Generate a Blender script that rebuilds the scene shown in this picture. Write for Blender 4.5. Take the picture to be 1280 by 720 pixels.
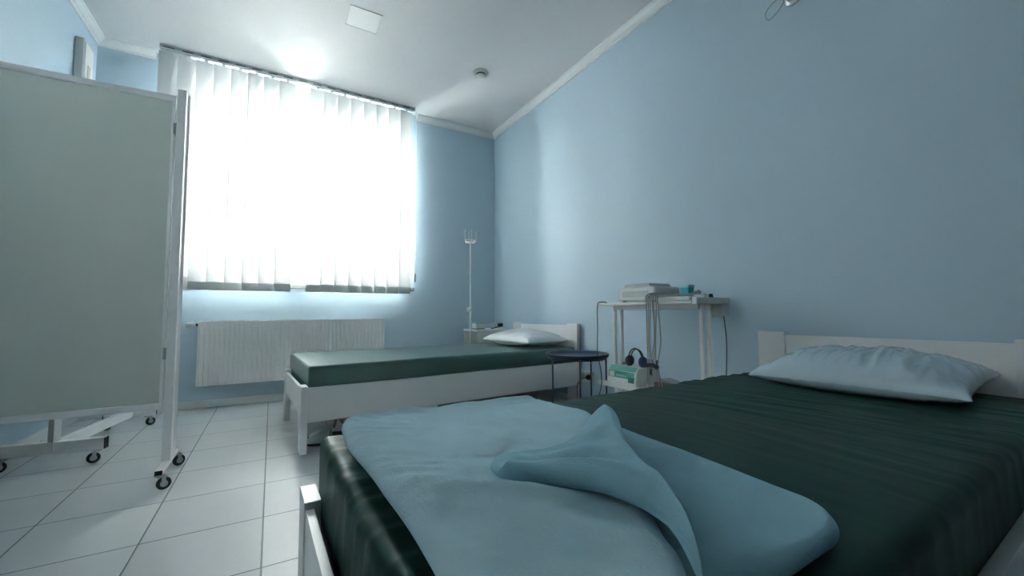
import bpy, bmesh, math, random
from mathutils import Vector, Matrix, noise
random.seed(7)
for o in list(bpy.data.objects): bpy.data.objects.remove(o)
SC = bpy.context.scene
COL = SC.collection
PI = math.pi

# ------------------------------------------------------------------ camera
F_PX, YAW, PITCH, ROLL, CAM_H = 510.5, 0.53087, 0.05945, -0.00494, 0.76
fw = Vector((math.sin(YAW)*math.cos(PITCH), math.cos(YAW)*math.cos(PITCH), math.sin(PITCH)))
rt0 = Vector((math.cos(YAW), -math.sin(YAW), 0)); up0 = rt0.cross(fw)
rt = rt0*math.cos(ROLL) + up0*math.sin(ROLL); up = up0*math.cos(ROLL) - rt0*math.sin(ROLL)
cd = bpy.data.cameras.new('camera'); cam = bpy.data.objects.new('camera', cd); COL.objects.link(cam)
cd.sensor_fit = 'HORIZONTAL'; cd.sensor_width = 36; cd.lens = F_PX/1280*36; cd.clip_start = 0.02
M = Matrix((rt, up, -fw)).transposed().to_4x4(); M.translation = Vector((0, 0, CAM_H)); cam.matrix_world = M
SC.camera = cam

# ------------------------------------------------------------------ world and exposure
SKY_STRENGTH = 105.0
SC.view_settings.view_transform = 'Standard'; SC.view_settings.look = 'None'
SC.view_settings.gamma = 1; SC.view_settings.use_curve_mapping = False
SC.view_settings.exposure = 2.82
W = bpy.data.worlds.new('world'); SC.world = W; W.use_nodes = True
wn = W.node_tree.nodes; wl = W.node_tree.links
bg = wn['Background']; bg.inputs['Strength'].default_value = SKY_STRENGTH
tc = wn.new('ShaderNodeTexCoord'); sp = wn.new('ShaderNodeSeparateXYZ'); rp = wn.new('ShaderNodeValToRGB')
mp = wn.new('ShaderNodeMapRange'); mp.inputs['From Min'].default_value = -0.25; mp.inputs['From Max'].default_value = 0.25
wl.new(tc.outputs['Generated'], sp.inputs[0]); wl.new(sp.outputs['Z'], mp.inputs['Value']); wl.new(mp.outputs[0], rp.inputs[0])
wl.new(rp.outputs[0], bg.inputs['Color'])
rp.color_ramp.elements[0].color = (0.012, 0.0125, 0.013, 1); rp.color_ramp.elements[1].color = (1.0, 0.965, 0.965, 1)

# room dimensions
XL, XR, YF, YB, H = -1.195, 2.21, 4.16, -4.0, 2.85
WX0, WX1, WZ0, WZ1 = -0.62, 1.215, 1.015, 2.78       # window opening
WD = 0.32                                            # depth of the window wall

pd = bpy.data.lights.new('window_daylight_portal', 'AREA'); pd.shape = 'RECTANGLE'
pd.size = WX1-WX0+.1; pd.size_y = WZ1-WZ0+.1; pd.energy = 1; pd.cycles.is_portal = True
po = bpy.data.objects.new('window_daylight_portal', pd); COL.objects.link(po)
po.location = ((WX0+WX1)/2, YF+WD+.02, (WZ0+WZ1)/2); po.rotation_euler = (-PI/2, 0, 0)

pd2 = pd.copy(); pd2.size = 1.4; pd2.size_y = 1.3
po2 = bpy.data.objects.new('fill_window_portal', pd2); COL.objects.link(po2)  # portal for the added, unseen side window
po2.location = (XL-.22, 1.25, 1.6); po2.rotation_euler = (PI/2, 0, -PI/2)

# ------------------------------------------------------------------ materials
def mat(name, col, rough=.5, metal=0, spec=.5, coat=0, bump=None, sheen=0, vary=None, extra=None):
    m = bpy.data.materials.new(name); m.use_nodes = True
    n = m.node_tree.nodes; l = m.node_tree.links; b = n['Principled BSDF']
    b.inputs['Base Color'].default_value = (*col, 1); b.inputs['Roughness'].default_value = rough
    b.inputs['Metallic'].default_value = metal; b.inputs['Specular IOR Level'].default_value = spec
    b.inputs['Coat Weight'].default_value = coat; b.inputs['Sheen Weight'].default_value = sheen
    t = n.new('ShaderNodeTexCoord')
    if vary:      # (scale, amount): soft colour variation of the surface itself
        nz = n.new('ShaderNodeTexNoise'); nz.inputs['Scale'].default_value = vary[0]; nz.inputs['Detail'].default_value = 5
        mx = n.new('ShaderNodeMix'); mx.data_type = 'RGBA'
        mx.inputs['A'].default_value = (*[c*(1-vary[1]) for c in col], 1); mx.inputs['B'].default_value = (*[min(1, c*(1+vary[1])) for c in col], 1)
        l.new(t.outputs['Object'], nz.inputs['Vector']); l.new(nz.outputs['Fac'], mx.inputs['Factor']); l.new(mx.outputs['Result'], b.inputs['Base Color'])
    if bump:      # (scale, strength, distance[, stretch])
        nz = n.new('ShaderNodeTexNoise'); nz.inputs['Scale'].default_value = bump[0]; nz.inputs['Detail'].default_value = 6
        mpn = n.new('ShaderNodeMapping'); l.new(t.outputs['Object'], mpn.inputs[0]); l.new(mpn.outputs[0], nz.inputs['Vector'])
        if len(bump) > 3: mpn.inputs['Scale'].default_value = bump[3]
        bp = n.new('ShaderNodeBump'); bp.inputs['Strength'].default_value = bump[1]; bp.inputs['Distance'].default_value = bump[2]
        l.new(nz.outputs['Fac'], bp.inputs['Height']); l.new(bp.outputs[0], b.inputs['Normal'])
    return m

WALL = mat('blue_wall_paint', (.57, .73, .835), .55, bump=(180, .12, .002), vary=(1.3, .02), spec=.35)
CEIL = mat('ceiling_paint', (.80, .81, .82), .6, bump=(150, .08, .002), spec=.3)
TRIM = mat('white_plaster_trim', (.84, .88, .89), .5)
WHITE = mat('white_lacquer', (.88, .90, .90), .32, bump=(60, .03, .001))
BEDW = mat('white_bed_lacquer', (.90, .91, .91), .3, bump=(40, .05, .001, (1, 8, 8)))
METALW = mat('white_powder_coat', (.94, .95, .95), .35)
ALU = mat('aluminium', (.55, .6, .62), .35, metal=.8)
DARK = mat('dark_gap', (.03, .035, .04), .6)
BLACK = mat('black_rubber', (.012, .014, .017), .5)
BLACKP = mat('black_plastic', (.01, .011, .014), .3)
NAVY = mat('navy_painted_steel', (.028, .045, .085), .32)
NAVYP = mat('navy_plastic', (.02, .05, .16), .4)
GREYP = mat('grey_plastic', (.42, .47, .47), .4)
LGREY = mat('light_grey_plastic', (.66, .69, .68), .4)
CASE = mat('white_device_case', (.86, .88, .86), .38)
TEAL = mat('teal_panel', (.10, .45, .38), .4)
TEALD = mat('dark_teal_label', (.03, .25, .20), .4)
CYAN = mat('cyan_plastic', (.10, .62, .66), .25)
CABLE = mat('grey_cable_sheath', (.36, .37, .36), .45)
CABLED = mat('dark_cable_sheath', (.04, .05, .06), .45)
BROWN = mat('reddish_brown_leather', (.24, .10, .07), .6)
BEIGE = mat('beige_cloth', (.38, .33, .31), .8, bump=(90, .3, .002), vary=(6, .15))
TAUPE = mat('taupe_carton', (.22, .20, .195), .8, bump=(60, .2, .002))
SOLE = mat('dark_sole', (.03, .05, .05), .6)
SHOEW = mat('pale_slipper', (.50, .56, .56), .6, bump=(200, .2, .001))
SHEET = mat('green_vinyl_sheet', (.011, .052, .039), .46, spec=.16, bump=(26, .25, .004, (1, .5, 1)), vary=(3, .08))
SHEETF = mat('green_vinyl_cover', (.030, .12, .095), .32, spec=1.0, coat=.5, bump=(14, .10, .003), vary=(3, .08))
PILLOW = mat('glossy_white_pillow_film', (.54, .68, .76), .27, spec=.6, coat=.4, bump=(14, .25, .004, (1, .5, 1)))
FLEECE = mat('blue_fleece', (.48, .65, .71), .9, spec=.15, sheen=.6, bump=(240, .5, .003), vary=(14, .16))
RADM = mat('radiator_enamel', (.93, .95, .96), .35)
HEM_SHADE = mat('blind_hem_shade', (.62, .67, .67), .7)  # grey of the strip without backlight, put into the hem colour
STEEL = mat('brushed_steel', (.45, .48, .48), .35, metal=.9)
FLEECE.node_tree.nodes['Principled BSDF'].inputs['Sheen Tint'].default_value = (.45, .75, .88, 1)
FLEECE.node_tree.nodes['Principled BSDF'].inputs['Sheen Roughness'].default_value = .6
FLEECE_DEEP = FLEECE.copy(); FLEECE_DEEP.name = 'blue_fleece_deeper'  # darker, more saturated copy of the fleece for lower fold and turned-back corner
for nd in FLEECE_DEEP.node_tree.nodes:
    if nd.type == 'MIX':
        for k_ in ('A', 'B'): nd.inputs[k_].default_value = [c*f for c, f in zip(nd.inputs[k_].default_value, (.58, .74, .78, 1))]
PAPER = mat('pale_paper', (.78, .80, .76), .7)

def translucent_mat(name, dc, tcol, fac):
    m = bpy.data.materials.new(name); m.use_nodes = True
    n = m.node_tree.nodes; l = m.node_tree.links; n.remove(n['Principled BSDF'])
    out = n['Material Output']; d = n.new('ShaderNodeBsdfDiffuse'); t = n.new('ShaderNodeBsdfTranslucent'); mx = n.new('ShaderNodeMixShader')
    d.inputs['Color'].default_value = (*dc, 1); t.inputs['Color'].default_value = (*tcol, 1); mx.inputs[0].default_value = fac
    tcn = n.new('ShaderNodeTexCoord'); w = n.new('ShaderNodeTexNoise'); w.inputs['Scale'].default_value = 300
    bp = n.new('ShaderNodeBump'); bp.inputs['Strength'].default_value = .1; bp.inputs['Distance'].default_value = .001
    l.new(tcn.outputs['Object'], w.inputs['Vector']); l.new(w.outputs['Fac'], bp.inputs['Height'])
    l.new(bp.outputs[0], d.inputs['Normal']); l.new(d.outputs[0], mx.inputs[1]); l.new(t.outputs[0], mx.inputs[2])
    l.new(mx.outputs[0], out.inputs[0])
    return m
BLIND = translucent_mat('blind_fabric', (.66, .67, .67), (.90, .90, .90), .10)
SCRCLOTH = translucent_mat('screen_cloth', (.72, .76, .71), (.82, .90, .84), .20)
FILL_BLIND = translucent_mat('fill_window_fabric', (.75, .78, .78), (.80, .88, .90), .007)  # blind of the added window, sets how strong its fill light is
def glass_mat():
    m = bpy.data.materials.new('window_glass'); m.use_nodes = True
    n = m.node_tree.nodes; l = m.node_tree.links; n.remove(n['Principled BSDF'])
    out = n['Material Output']; t = n.new('ShaderNodeBsdfTransparent'); g = n.new('ShaderNodeBsdfGlossy'); mx = n.new('ShaderNodeMixShader'); f = n.new('ShaderNodeFresnel')
    g.inputs['Roughness'].default_value = .02; t.inputs['Color'].default_value = (.93, .97, .97, 1); f.inputs['IOR'].default_value = 1.3
    l.new(f.outputs[0], mx.inputs[0]); l.new(t.outputs[0], mx.inputs[1]); l.new(g.outputs[0], mx.inputs[2]); l.new(mx.outputs[0], out.inputs[0])
    return m
GLASS = glass_mat()
def tile_mat():
    m = mat('floor_tiles', (.5, .6, .6), .3); n = m.node_tree.nodes; l = m.node_tree.links; b = n['Principled BSDF']
    tcn = n.new('ShaderNodeTexCoord'); s = n.new('ShaderNodeSeparateXYZ'); l.new(tcn.outputs['Object'], s.inputs[0])
    def mth(op, a, bb=None):
        k = n.new('ShaderNodeMath'); k.operation = op
        for i, v in enumerate((a, bb)):
            if v is None: continue
            if isinstance(v, (int, float)): k.inputs[i].default_value = v
            else: l.new(v, k.inputs[i])
        return k.outputs[0]
    P = .354
    def edge(c, off):
        q = mth('FRACT', mth('DIVIDE', mth('ADD', c, -off+P*50), P))
        return mth('MULTIPLY', mth('MINIMUM', q, mth('SUBTRACT', 1, q)), P)
    e = mth('MINIMUM', edge(s.outputs['X'], -.008), edge(s.outputs['Y'], 2.186))
    gr = n.new('ShaderNodeMapRange'); gr.inputs['From Min'].default_value = .0018; gr.inputs['From Max'].default_value = .0032
    l.new(e, gr.inputs['Value'])
    # per-tile tone
    cx = mth('FLOOR', mth('DIVIDE', mth('ADD', s.outputs['X'], .008+P*50), P)); cy = mth('FLOOR', mth('DIVIDE', mth('ADD', s.outputs['Y'], -2.186+P*50), P))
    cb = n.new('ShaderNodeCombineXYZ'); l.new(cx, cb.inputs[0]); l.new(cy, cb.inputs[1])
    wn_ = n.new('ShaderNodeTexWhiteNoise'); l.new(cb.outputs[0], wn_.inputs['Vector'])
    nz = n.new('ShaderNodeTexNoise'); nz.inputs['Scale'].default_value = 7; nz.inputs['Detail'].default_value = 6; l.new(tcn.outputs['Object'], nz.inputs['Vector'])
    v = mth('ADD', mth('ADD', mth('MULTIPLY', wn_.outputs['Value'], .04), mth('MULTIPLY', nz.outputs['Fac'], .08)), .93)
    hv = n.new('ShaderNodeMix'); hv.data_type = 'RGBA'; hv.blend_type = 'MULTIPLY'; hv.inputs['Factor'].default_value = 1
    hv.inputs['A'].default_value = (.60, .625, .63, 1); l.new(v, hv.inputs['B'])
    mx = n.new('ShaderNodeMix'); mx.data_type = 'RGBA'; mx.inputs['A'].default_value = (.12, .15, .16, 1)
    l.new(hv.outputs['Result'], mx.inputs['B']); l.new(gr.outputs[0], mx.inputs['Factor']); l.new(mx.outputs['Result'], b.inputs['Base Color'])
    bp = n.new('ShaderNodeBump'); bp.inputs['Strength'].default_value = .5; bp.inputs['Distance'].default_value = .0015
    l.new(gr.outputs[0], bp.inputs['Height']); l.new(bp.outputs[0], b.inputs['Normal'])
    b.inputs['Roughness'].default_value = .38; b.inputs['Specular IOR Level'].default_value = .45
    return m
TILE = tile_mat()

# ------------------------------------------------------------------ mesh helpers
class MB:
    def __init__(s): s.v = []; s.f = []
    def add(s, vs, fs):
        b = len(s.v); s.v += [tuple(v) for v in vs]; s.f += [tuple(i+b for i in f) for f in fs]; return s
    def box(s, x0, x1, y0, y1, z0, z1, mtx=None):
        vs = [Vector((x, y, z)) for z in (z0, z1) for y in (y0, y1) for x in (x0, x1)]
        if mtx: vs = [mtx @ v for v in vs]
        return s.add(vs, [(0, 2, 3, 1), (4, 5, 7, 6), (0, 1, 5, 4), (2, 6, 7, 3), (0, 4, 6, 2), (1, 3, 7, 5)])
    def tube(s, pts, r, n=8, smooth=True, closed=False):
        pts = [Vector(p) for p in pts]
        if smooth and len(pts) > 2: pts = spline(pts, closed=closed)
        rs = r if callable(r) else (lambda t: r)
        N = len(pts); rings = []
        up_ = Vector((0, 0, 1)); last = None
        for i, p in enumerate(pts):
            if closed: d = pts[(i+1) % N]-pts[i-1]
            else: d = pts[min(i+1, N-1)]-pts[max(i-1, 0)]
            d.normalize()
            if last is None:
                a = d.cross(up_)
                if a.length < .1: a = d.cross(Vector((1, 0, 0)))
            else: a = last-d*last.dot(d)
            a.normalize(); last = a; b = d.cross(a); rr = rs(i/(N-1))
            rings.append([p+a*rr*math.cos(2*PI*k/n)+b*rr*math.sin(2*PI*k/n) for k in range(n)])
        vs = [v for r_ in rings for v in r_]; fs = []
        for i in range(N if closed else N-1):
            j = (i+1) % N
            for k in range(n): fs.append((i*n+k, i*n+(k+1) % n, j*n+(k+1) % n, j*n+k))
        if not closed: fs += [tuple(range(n-1, -1, -1)), tuple(range((N-1)*n, N*n))]
        return s.add(vs, fs)
    def lathe(s, prof, c=(0, 0, 0), n=32, mtx=None):     # profile of (r, z)
        vs = []; fs = []
        for r, z in prof:
            for k in range(n): vs.append(Vector((r*math.cos(2*PI*k/n), r*math.sin(2*PI*k/n), z)))
        for i in range(len(prof)-1):
            for k in range(n): fs.append((i*n+k, i*n+(k+1) % n, (i+1)*n+(k+1) % n, (i+1)*n+k))
        if prof[0][0] > 0: fs.append(tuple(range(n-1, -1, -1)))
        if prof[-1][0] > 0: fs.append(tuple(range((len(prof)-1)*n, len(prof)*n)))
        if mtx: vs = [mtx @ v for v in vs]
        return s.add([v+Vector(c) for v in vs], fs)
    def extrude(s, prof, a, b, mtx=None, close=True):     # profile in 2D as list of (p, q) -> points fn
        n = len(prof); vs = [a(p, q) for p, q in prof]+[b(p, q) for p, q in prof]
        fs = [(i, (i+1) % n, n+(i+1) % n, n+i) for i in range(n if close else n-1)]
        if close: fs += [tuple(range(n-1, -1, -1)), tuple(range(n, 2*n))]
        if mtx: vs = [mtx @ Vector(v) for v in vs]
        return s.add(vs, fs)
    def build(s, name, m, parent=None, bevel=0, smooth=False, seg=2, sub=0, weld=False):
        me = bpy.data.meshes.new(name); me.from_pydata([tuple(v) for v in s.v], [], s.f)
        bm = bmesh.new(); bm.from_mesh(me)
        if weld: bmesh.ops.remove_doubles(bm, verts=bm.verts, dist=1e-5)
        bmesh.ops.recalc_face_normals(bm, faces=bm.faces); bm.to_mesh(me); bm.free()
        me.materials.append(m); o = bpy.data.objects.new(name, me); COL.objects.link(o)
        if parent is not None: o.parent = parent
        if smooth:
            for p in me.polygons: p.use_smooth = True
        if bevel:
            bv = o.modifiers.new('bevel', 'BEVEL'); bv.width = bevel; bv.segments = seg; bv.limit_method = 'ANGLE'; bv.angle_limit = .7
            for p in me.polygons: p.use_smooth = True
            bv.harden_normals = False
            wnm = o.modifiers.new('wn', 'WEIGHTED_NORMAL'); wnm.keep_sharp = True
        if sub:
            sm = o.modifiers.new('sub', 'SUBSURF'); sm.levels = sub; sm.render_levels = sub
        return o

def spline(pts, seg=8, closed=False):
    out = []; N = len(pts)
    rng = range(N) if closed else range(N-1)
    for i in rng:
        if closed: p0, p1, p2, p3 = pts[i-1], pts[i], pts[(i+1) % N], pts[(i+2) % N]
        else: p0, p1, p2, p3 = pts[max(i-1, 0)], pts[i], pts[i+1], pts[min(i+2, N-1)]
        for k in range(seg):
            t = k/seg
            out.append(.5*((2*p1)+(p2-p0)*t+(2*p0-5*p1+4*p2-p3)*t*t+(3*p1-p0-3*p2+p3)*t**3))
    if not closed: out.append(pts[-1])
    return out

def thing(name, label, cat, loc=(0, 0, 0), rz=0, group=None):
    o = bpy.data.objects.new(name, None); COL.objects.link(o); o.empty_display_size = .05
    o.location = loc; o.rotation_euler = (0, 0, rz); return tag(o, label, cat, group)
def tag(o, label, cat, group=None):
    o['label'] = label; o['category'] = cat
    if group: o['group'] = group
    return o
def struct(o): o['kind'] = 'structure'; return o
def rounded_block(x0, x1, y0, y1, z0, z1, r, nx, ny, nz, fn=None):
    """closed block with rounded edges, gridded densely; fn(p, n) -> displaced p"""
    c = Vector(((x0+x1)/2, (y0+y1)/2, (z0+z1)/2)); hs = Vector(((x1-x0)/2, (y1-y0)/2, (z1-z0)/2))
    vs = []; fs = []
    def face(ax, sgn, a, b, na, nb):
        base = len(vs)
        for i in range(na+1):
            for j in range(nb+1):
                p = Vector((0, 0, 0)); p[ax] = sgn*hs[ax]; p[a] = -hs[a]+2*hs[a]*i/na; p[b] = -hs[b]+2*hs[b]*j/nb
                vs.append(p)
        for i in range(na):
            for j in range(nb):
                q = base+i*(nb+1)+j; fs.append((q, q+1, q+nb+2, q+nb+1))
    for s in (-1, 1):
        face(0, s, 1, 2, ny, nz); face(1, s, 0, 2, nx, nz); face(2, s, 0, 1, nx, ny)
    out = []
    for p in vs:
        inn = Vector([max(-hs[k]+r, min(hs[k]-r, p[k])) for k in range(3)])
        d = p-inn
        n = d.normalized() if d.length > 1e-6 else Vector((0, 0, 1))
        q = inn+n*min(r, d.length if d.length < r else r)
        if fn: q = fn(q+c, n)-c
        out.append(q+c)
    m = MB(); m.add(out, fs); return m
def nz(x, y, z=0): return noise.noise(Vector((x, y, z)))

# ------------------------------------------------------------------ room shell
m = MB(); m.box(XL-.2, XR+.2, YB-.2, YF+WD, -.15, 0); struct(m.build('floor', TILE))
m = MB(); m.box(XL-.2, XR+.2, YB-.2, YF+WD, H, H+.15); struct(m.build('ceiling', CEIL))
m = MB(); m.box(XR, XR+.2, YB-.2, YF+WD, 0, H); struct(m.build('wall_right', WALL))
# left wall with an added, unseen window, blind-covered, for side fill light
LW = (.55, 1.95, .95, 2.25)
def ring_wall(x0, x1, z0, z1, a0, a1, c0, c1, y0, y1):
    o = [(x0, z0), (x1, z0), (x1, z1), (x0, z1)]; i = [(a0, c0), (a1, c0), (a1, c1), (a0, c1)]
    vs = [(x, y0, z) for x, z in o]+[(x, y0, z) for x, z in i]+[(x, y1, z) for x, z in o]+[(x, y1, z) for x, z in i]
    fs = []
    for k in range(4):
        j = (k+1) % 4
        fs += [(k, j, 4+j, 4+k), (8+j, 8+k, 12+k, 12+j), (4+k, 4+j, 12+j, 12+k), (j, k, 8+k, 8+j)]
    return vs, fs
def swap(vf): return [(y, x, z) for x, y, z in vf[0]], vf[1]
m = MB(); m.add(*swap(ring_wall(YB-.2, YF+WD, 0, H, *LW, XL-.2, XL))); struct(m.build('wall_left', WALL))
m = MB(); m.box(XL, XR, YB-.2, YB, 0, H); struct(m.build('wall_back', WALL))
# window wall as one ring around the opening
m = MB(); m.add(*ring_wall(XL, XR, 0, H, WX0, WX1, WZ0, WZ1, YF, YF+WD)); struct(m.build('wall_window', WALL))

# cornice profile: (distance out from wall, drop below ceiling)
CP = [(0, 0), (.055, 0), (.055, .008), (.045, .012), (.038, .022), (.028, .034), (.016, .040), (.012, .046), (.012, .055), (0, .055)]
m = MB(); m.extrude(CP, lambda p, q: (XR-p, YB, H-q), lambda p, q: (XR-p, YF-p, H-q)); struct(m.build('trim_1', TRIM))
m = MB(); m.extrude(CP, lambda p, q: (XL+p, YB, H-q), lambda p, q: (XL+p, YF-p, H-q)); struct(m.build('trim_2', TRIM))
m = MB(); m.extrude(CP, lambda p, q: (XL+p, YF-p, H-q), lambda p, q: (-.85, YF-p, H-q)); struct(m.build('trim_3', TRIM))
m = MB(); m.extrude(CP, lambda p, q: (1.27, YF-p, H-q), lambda p, q: (XR-p, YF-p, H-q)); struct(m.build('trim_4', TRIM))
m = MB(); m.box(XL, XR, YF-.012, YF, 0, .06); struct(m.build('baseboard_window', TRIM, bevel=.003))
m = MB(); m.box(XR-.012, XR, YB, YF-.012, 0, .06); struct(m.build('baseboard_right', TRIM, bevel=.003))
m = MB(); m.box(XL, XL+.012, YB, YF-.012, 0, .06); struct(m.build('baseboard_left', TRIM, bevel=.003))

# ------------------------------------------------------------------ window
win = bpy.data.objects.new('window_1', None); COL.objects.link(win); struct(win)
fy0, fy1 = YF+.16, YF+.22
m = MB()
m.add(*ring_wall(WX0, WX1, WZ0, WZ1, WX0+.06, WX1-.06, WZ0+.06, WZ1-.06, fy0, fy1))
for x in (-.07, ): m.box(x-.05, x+.05, fy0, fy1, WZ0+.06, WZ1-.06)
for x in (.62, ): m.box(x-.05, x+.05, fy0, fy1, WZ0+.06, WZ1-.06)
m.box(WX0+.06, WX1-.06, fy0-.004, fy1, 2.64, 2.72)
m.build('window_frame', WHITE, win, bevel=.004)
m = MB(); m.box(WX0+.06, WX1-.06, fy0-.010, fy0-.004, 2.632, 2.642); m.build('window_gasket', GREYP, win)
m = MB(); m.box(WX0+.05, WX1-.05, fy0+.028, fy0+.034, WZ0+.05, WZ1-.05); m.build('window_pane', GLASS, win)
m = MB(); m.box(WX0-.04, WX1+.04, YF-.035, YF+.0, WZ0-.03, WZ0); m.box(WX0, WX1, YF, fy0, WZ0-.03, WZ0); m.build('window_sill', mat('sill_board', (.30, .31, .31), .5), win, bevel=.004)

fill_win = bpy.data.objects.new('window_added_fill', None); COL.objects.link(fill_win); struct(fill_win)  # window added out of view, only to fill the near bed from the side
m = MB(); m.add(*swap(ring_wall(*LW, LW[0]+.06, LW[1]-.06, LW[2]+.06, LW[3]-.06, XL-.16, XL-.11))); m.build('window_frame', WHITE, fill_win, bevel=.004)
m = MB(); m.box(XL-.14, XL-.135, LW[0]+.05, LW[1]-.05, LW[2]+.05, LW[3]-.05); m.build('window_pane', GLASS, fill_win)
m = MB(); m.add([(XL-.06, LW[0]+.003, LW[2]+.003), (XL-.06, LW[1]-.003, LW[2]+.003), (XL-.06, LW[1]-.003, LW[3]-.003), (XL-.06, LW[0]+.003, LW[3]-.003)], [(0, 1, 2, 3)]); m.build('fill_window_blind', FILL_BLIND, fill_win)

# pale building across the yard
b = thing('building', 'pale facade with a beige top band seen through the gap in the blind', 'building', (0, 10, 0))
m = MB(); m.box(-12, 12, 0, 4, -3, 7.2); m.build('facade', mat('white_render', (.09, .09, .088), .8, bump=(20, .2, .01)), b)
m = MB(); m.box(-12, 12, -.3, 4.1, 7.2, 8.2); m.build('parapet', mat('beige_render', (.05, .047, .042), .8, bump=(20, .2, .01)), b)

# ------------------------------------------------------------------ vertical blind
BY = 4.02
bl = thing('vertical_blind', 'white vertical fabric blind covering the window, one slat missing at centre', 'window blind', (0, BY, H))
m = MB()
prof = [(-.026, 0), (.026, 0), (.026, -.030), (.018, -.030), (.018, -.036), (-.018, -.036), (-.018, -.030), (-.026, -.030)]
m.extrude(prof, lambda p, q: (-.80, p, q), lambda p, q: (1.205, p, q))
rail = m.build('head_rail', ALU, bl, bevel=.001)
m = MB(); m.box(-.80, 1.205, -.030, -.0262, -.033, -.024); m.build('rail_lip', WHITE, rail)
for sx in (-.802, 1.205):
    m = MB(); m.box(sx-.001, sx+.004, -.028, .028, -.038, 0); m.build('end_cap', WHITE, rail)
for k in range(17):
    x = -.745+.1165*k; m = MB(); m.box(x-.035, x+.035, -.0262, -.0255, -.020, -.012); m.build('rail_slot', DARK, rail)
pitch = .1165
ang = [8, 11, 7, 9, 10, 14, 8, 9]+[0]+[8, 9, 8, 10, 8, 9, 8, 14]
for k in range(17):
    if k == 8: continue
    xc = -.742+pitch*k+(.004 if k > 8 else -.004)
    m = MB(); th = math.radians(ang[k]); w = .127/2; zt, zb = -.045, .948-H
    ys = []
    NX, NZ = 6, 14; vs = []; fs = []
    for j in range(NZ+1):
        z = zt+(zb-zt)*j/NZ; sway = .003*math.sin(j*.35+k)
        for i in range(NX+1):
            u = -1+2*i/NX; bow = .004*(1-u*u)
            vs.append((xc+u*w*math.cos(th)-bow*math.sin(th), u*w*math.sin(th)+bow+sway*j/NZ, z))
    for j in range(NZ):
        for i in range(NX):
            q = j*(NX+1)+i; fs.append((q, q+1, q+NX+2, q+NX+1))
    m.add(vs, fs); s = m.build('slat', BLIND, bl, smooth=True)
    m = MB(); T = Matrix.Translation((xc, .003, 0)) @ Matrix.Rotation(th, 4, 'Z')
    m.box(-w+.001, w-.001, -.0055, -.0015, zb+.001, zb+.066, T); m.build('hem_weight_shade_strip', HEM_SHADE, s)  # hem weight made tall and opaque, stands in for unlit fabric below the sill
    m = MB(); m.box(-.012, .012, -.003, .003, zt-.004, zt+.012, T); m.build('carrier', WHITE, s)
m = MB(); m.tube([(1.228, -.01, -.03), (1.229, -.01, -.9), (1.228, -.01, -1.70)], .0016, 6); cord = m.build('control_cord', WHITE, bl, smooth=True)
m = MB(); m.lathe([(.003, 0), (.010, .006), (.012, .04), (.010, .075), (.004, .085)], (1.228, -.01, -1.785), 14); m.build('cord_weight', GREYP, cord, smooth=True)

# ------------------------------------------------------------------ ceiling fittings
hp = thing('ceiling_hatch', 'small square white hatch flush with the ceiling near the window', 'access hatch', (.512, 2.94, H))
m = MB(); m.box(-.103, .103, -.105, .105, -.004, -.0005); m.build('panel', METALW, hp, bevel=.0015)
for sy in (-.1085, .1045):
    m = MB(); m.box(-.108, .108, sy, sy+.003, -.0048, -.0003); m.build('edge_seam', GREYP, hp)
sd = thing('smoke_detector', 'round white smoke detector on the ceiling', 'smoke detector', (1.515, 3.10, H))
m = MB(); m.lathe([(0, -.0005), (.062, -.0005), (.066, -.006), (.062, -.012), (.045, -.016), (.043, -.020), (0, -.020)][::-1], n=40); m.build('base', LGREY, sd, smooth=False)
m = MB(); m.lathe([(0, -.018), (.041, -.018), (.041, -.036), (0, -.036)][::-1], n=32); m.build('sensor_grille', DARK, sd)
m = MB(); m.lathe([(0, -.035), (.044, -.035), (.045, -.042), (.038, -.052), (.02, -.056), (0, -.057)][::-1], n=36); m.build('cap', WHITE, sd, smooth=True)

wl_ = thing('wall_lamp', 'slim vertical white lamp housing on the left wall above the screen', 'wall lamp', (XL, 3.855, 1.9))
m = MB(); m.box(.001, .048, -.085, .085, 0, .74); m.build('housing', LGREY, wl_, bevel=.006)
m = MB(); m.box(.048, .053, -.07, .07, .02, .72); m.build('front_cover', WHITE, wl_, bevel=.003)
m = MB(); m.box(.053, .0545, -.025, .02, .40, .58); m.build('sticker', mat('cream_sticker', (.62, .60, .45), .6), wl_)

hk = thing('cable_outlet', 'metal wall bracket with dangling wire loop high on the right wall', 'cable outlet', (XR, .965, 2.30))
m = MB(); m.lathe([(0, 0), (.045, 0), (.045, .012), (.028, .022), (0, .022)], mtx=Matrix.Rotation(-PI/2, 4, 'Y'), c=(-.001, 0, .03)); m.build('rosette', STEEL, hk, smooth=False)
m = MB(); m.box(-.10, -.015, -.018, .018, .0, .030); m.box(-.10, -.085, -.018, .018, -.02, .0); m.build('bracket', STEEL, hk, bevel=.003)
m = MB(); m.tube([(-.08, .0, .01), (-.10, .05, -.01), (-.105, .085, -.045), (-.10, .075, -.085), (-.09, .035, -.06), (-.085, .005, -.02)], .0022, 6)
m.tube([(-.08, -.01, .01), (-.09, -.04, -.02), (-.08, -.075, -.01), (-.06, -.10, .03), (-.04, -.11, .09)], .0022, 6); m.build('wire_loop', CABLE, hk, smooth=True)

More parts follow.
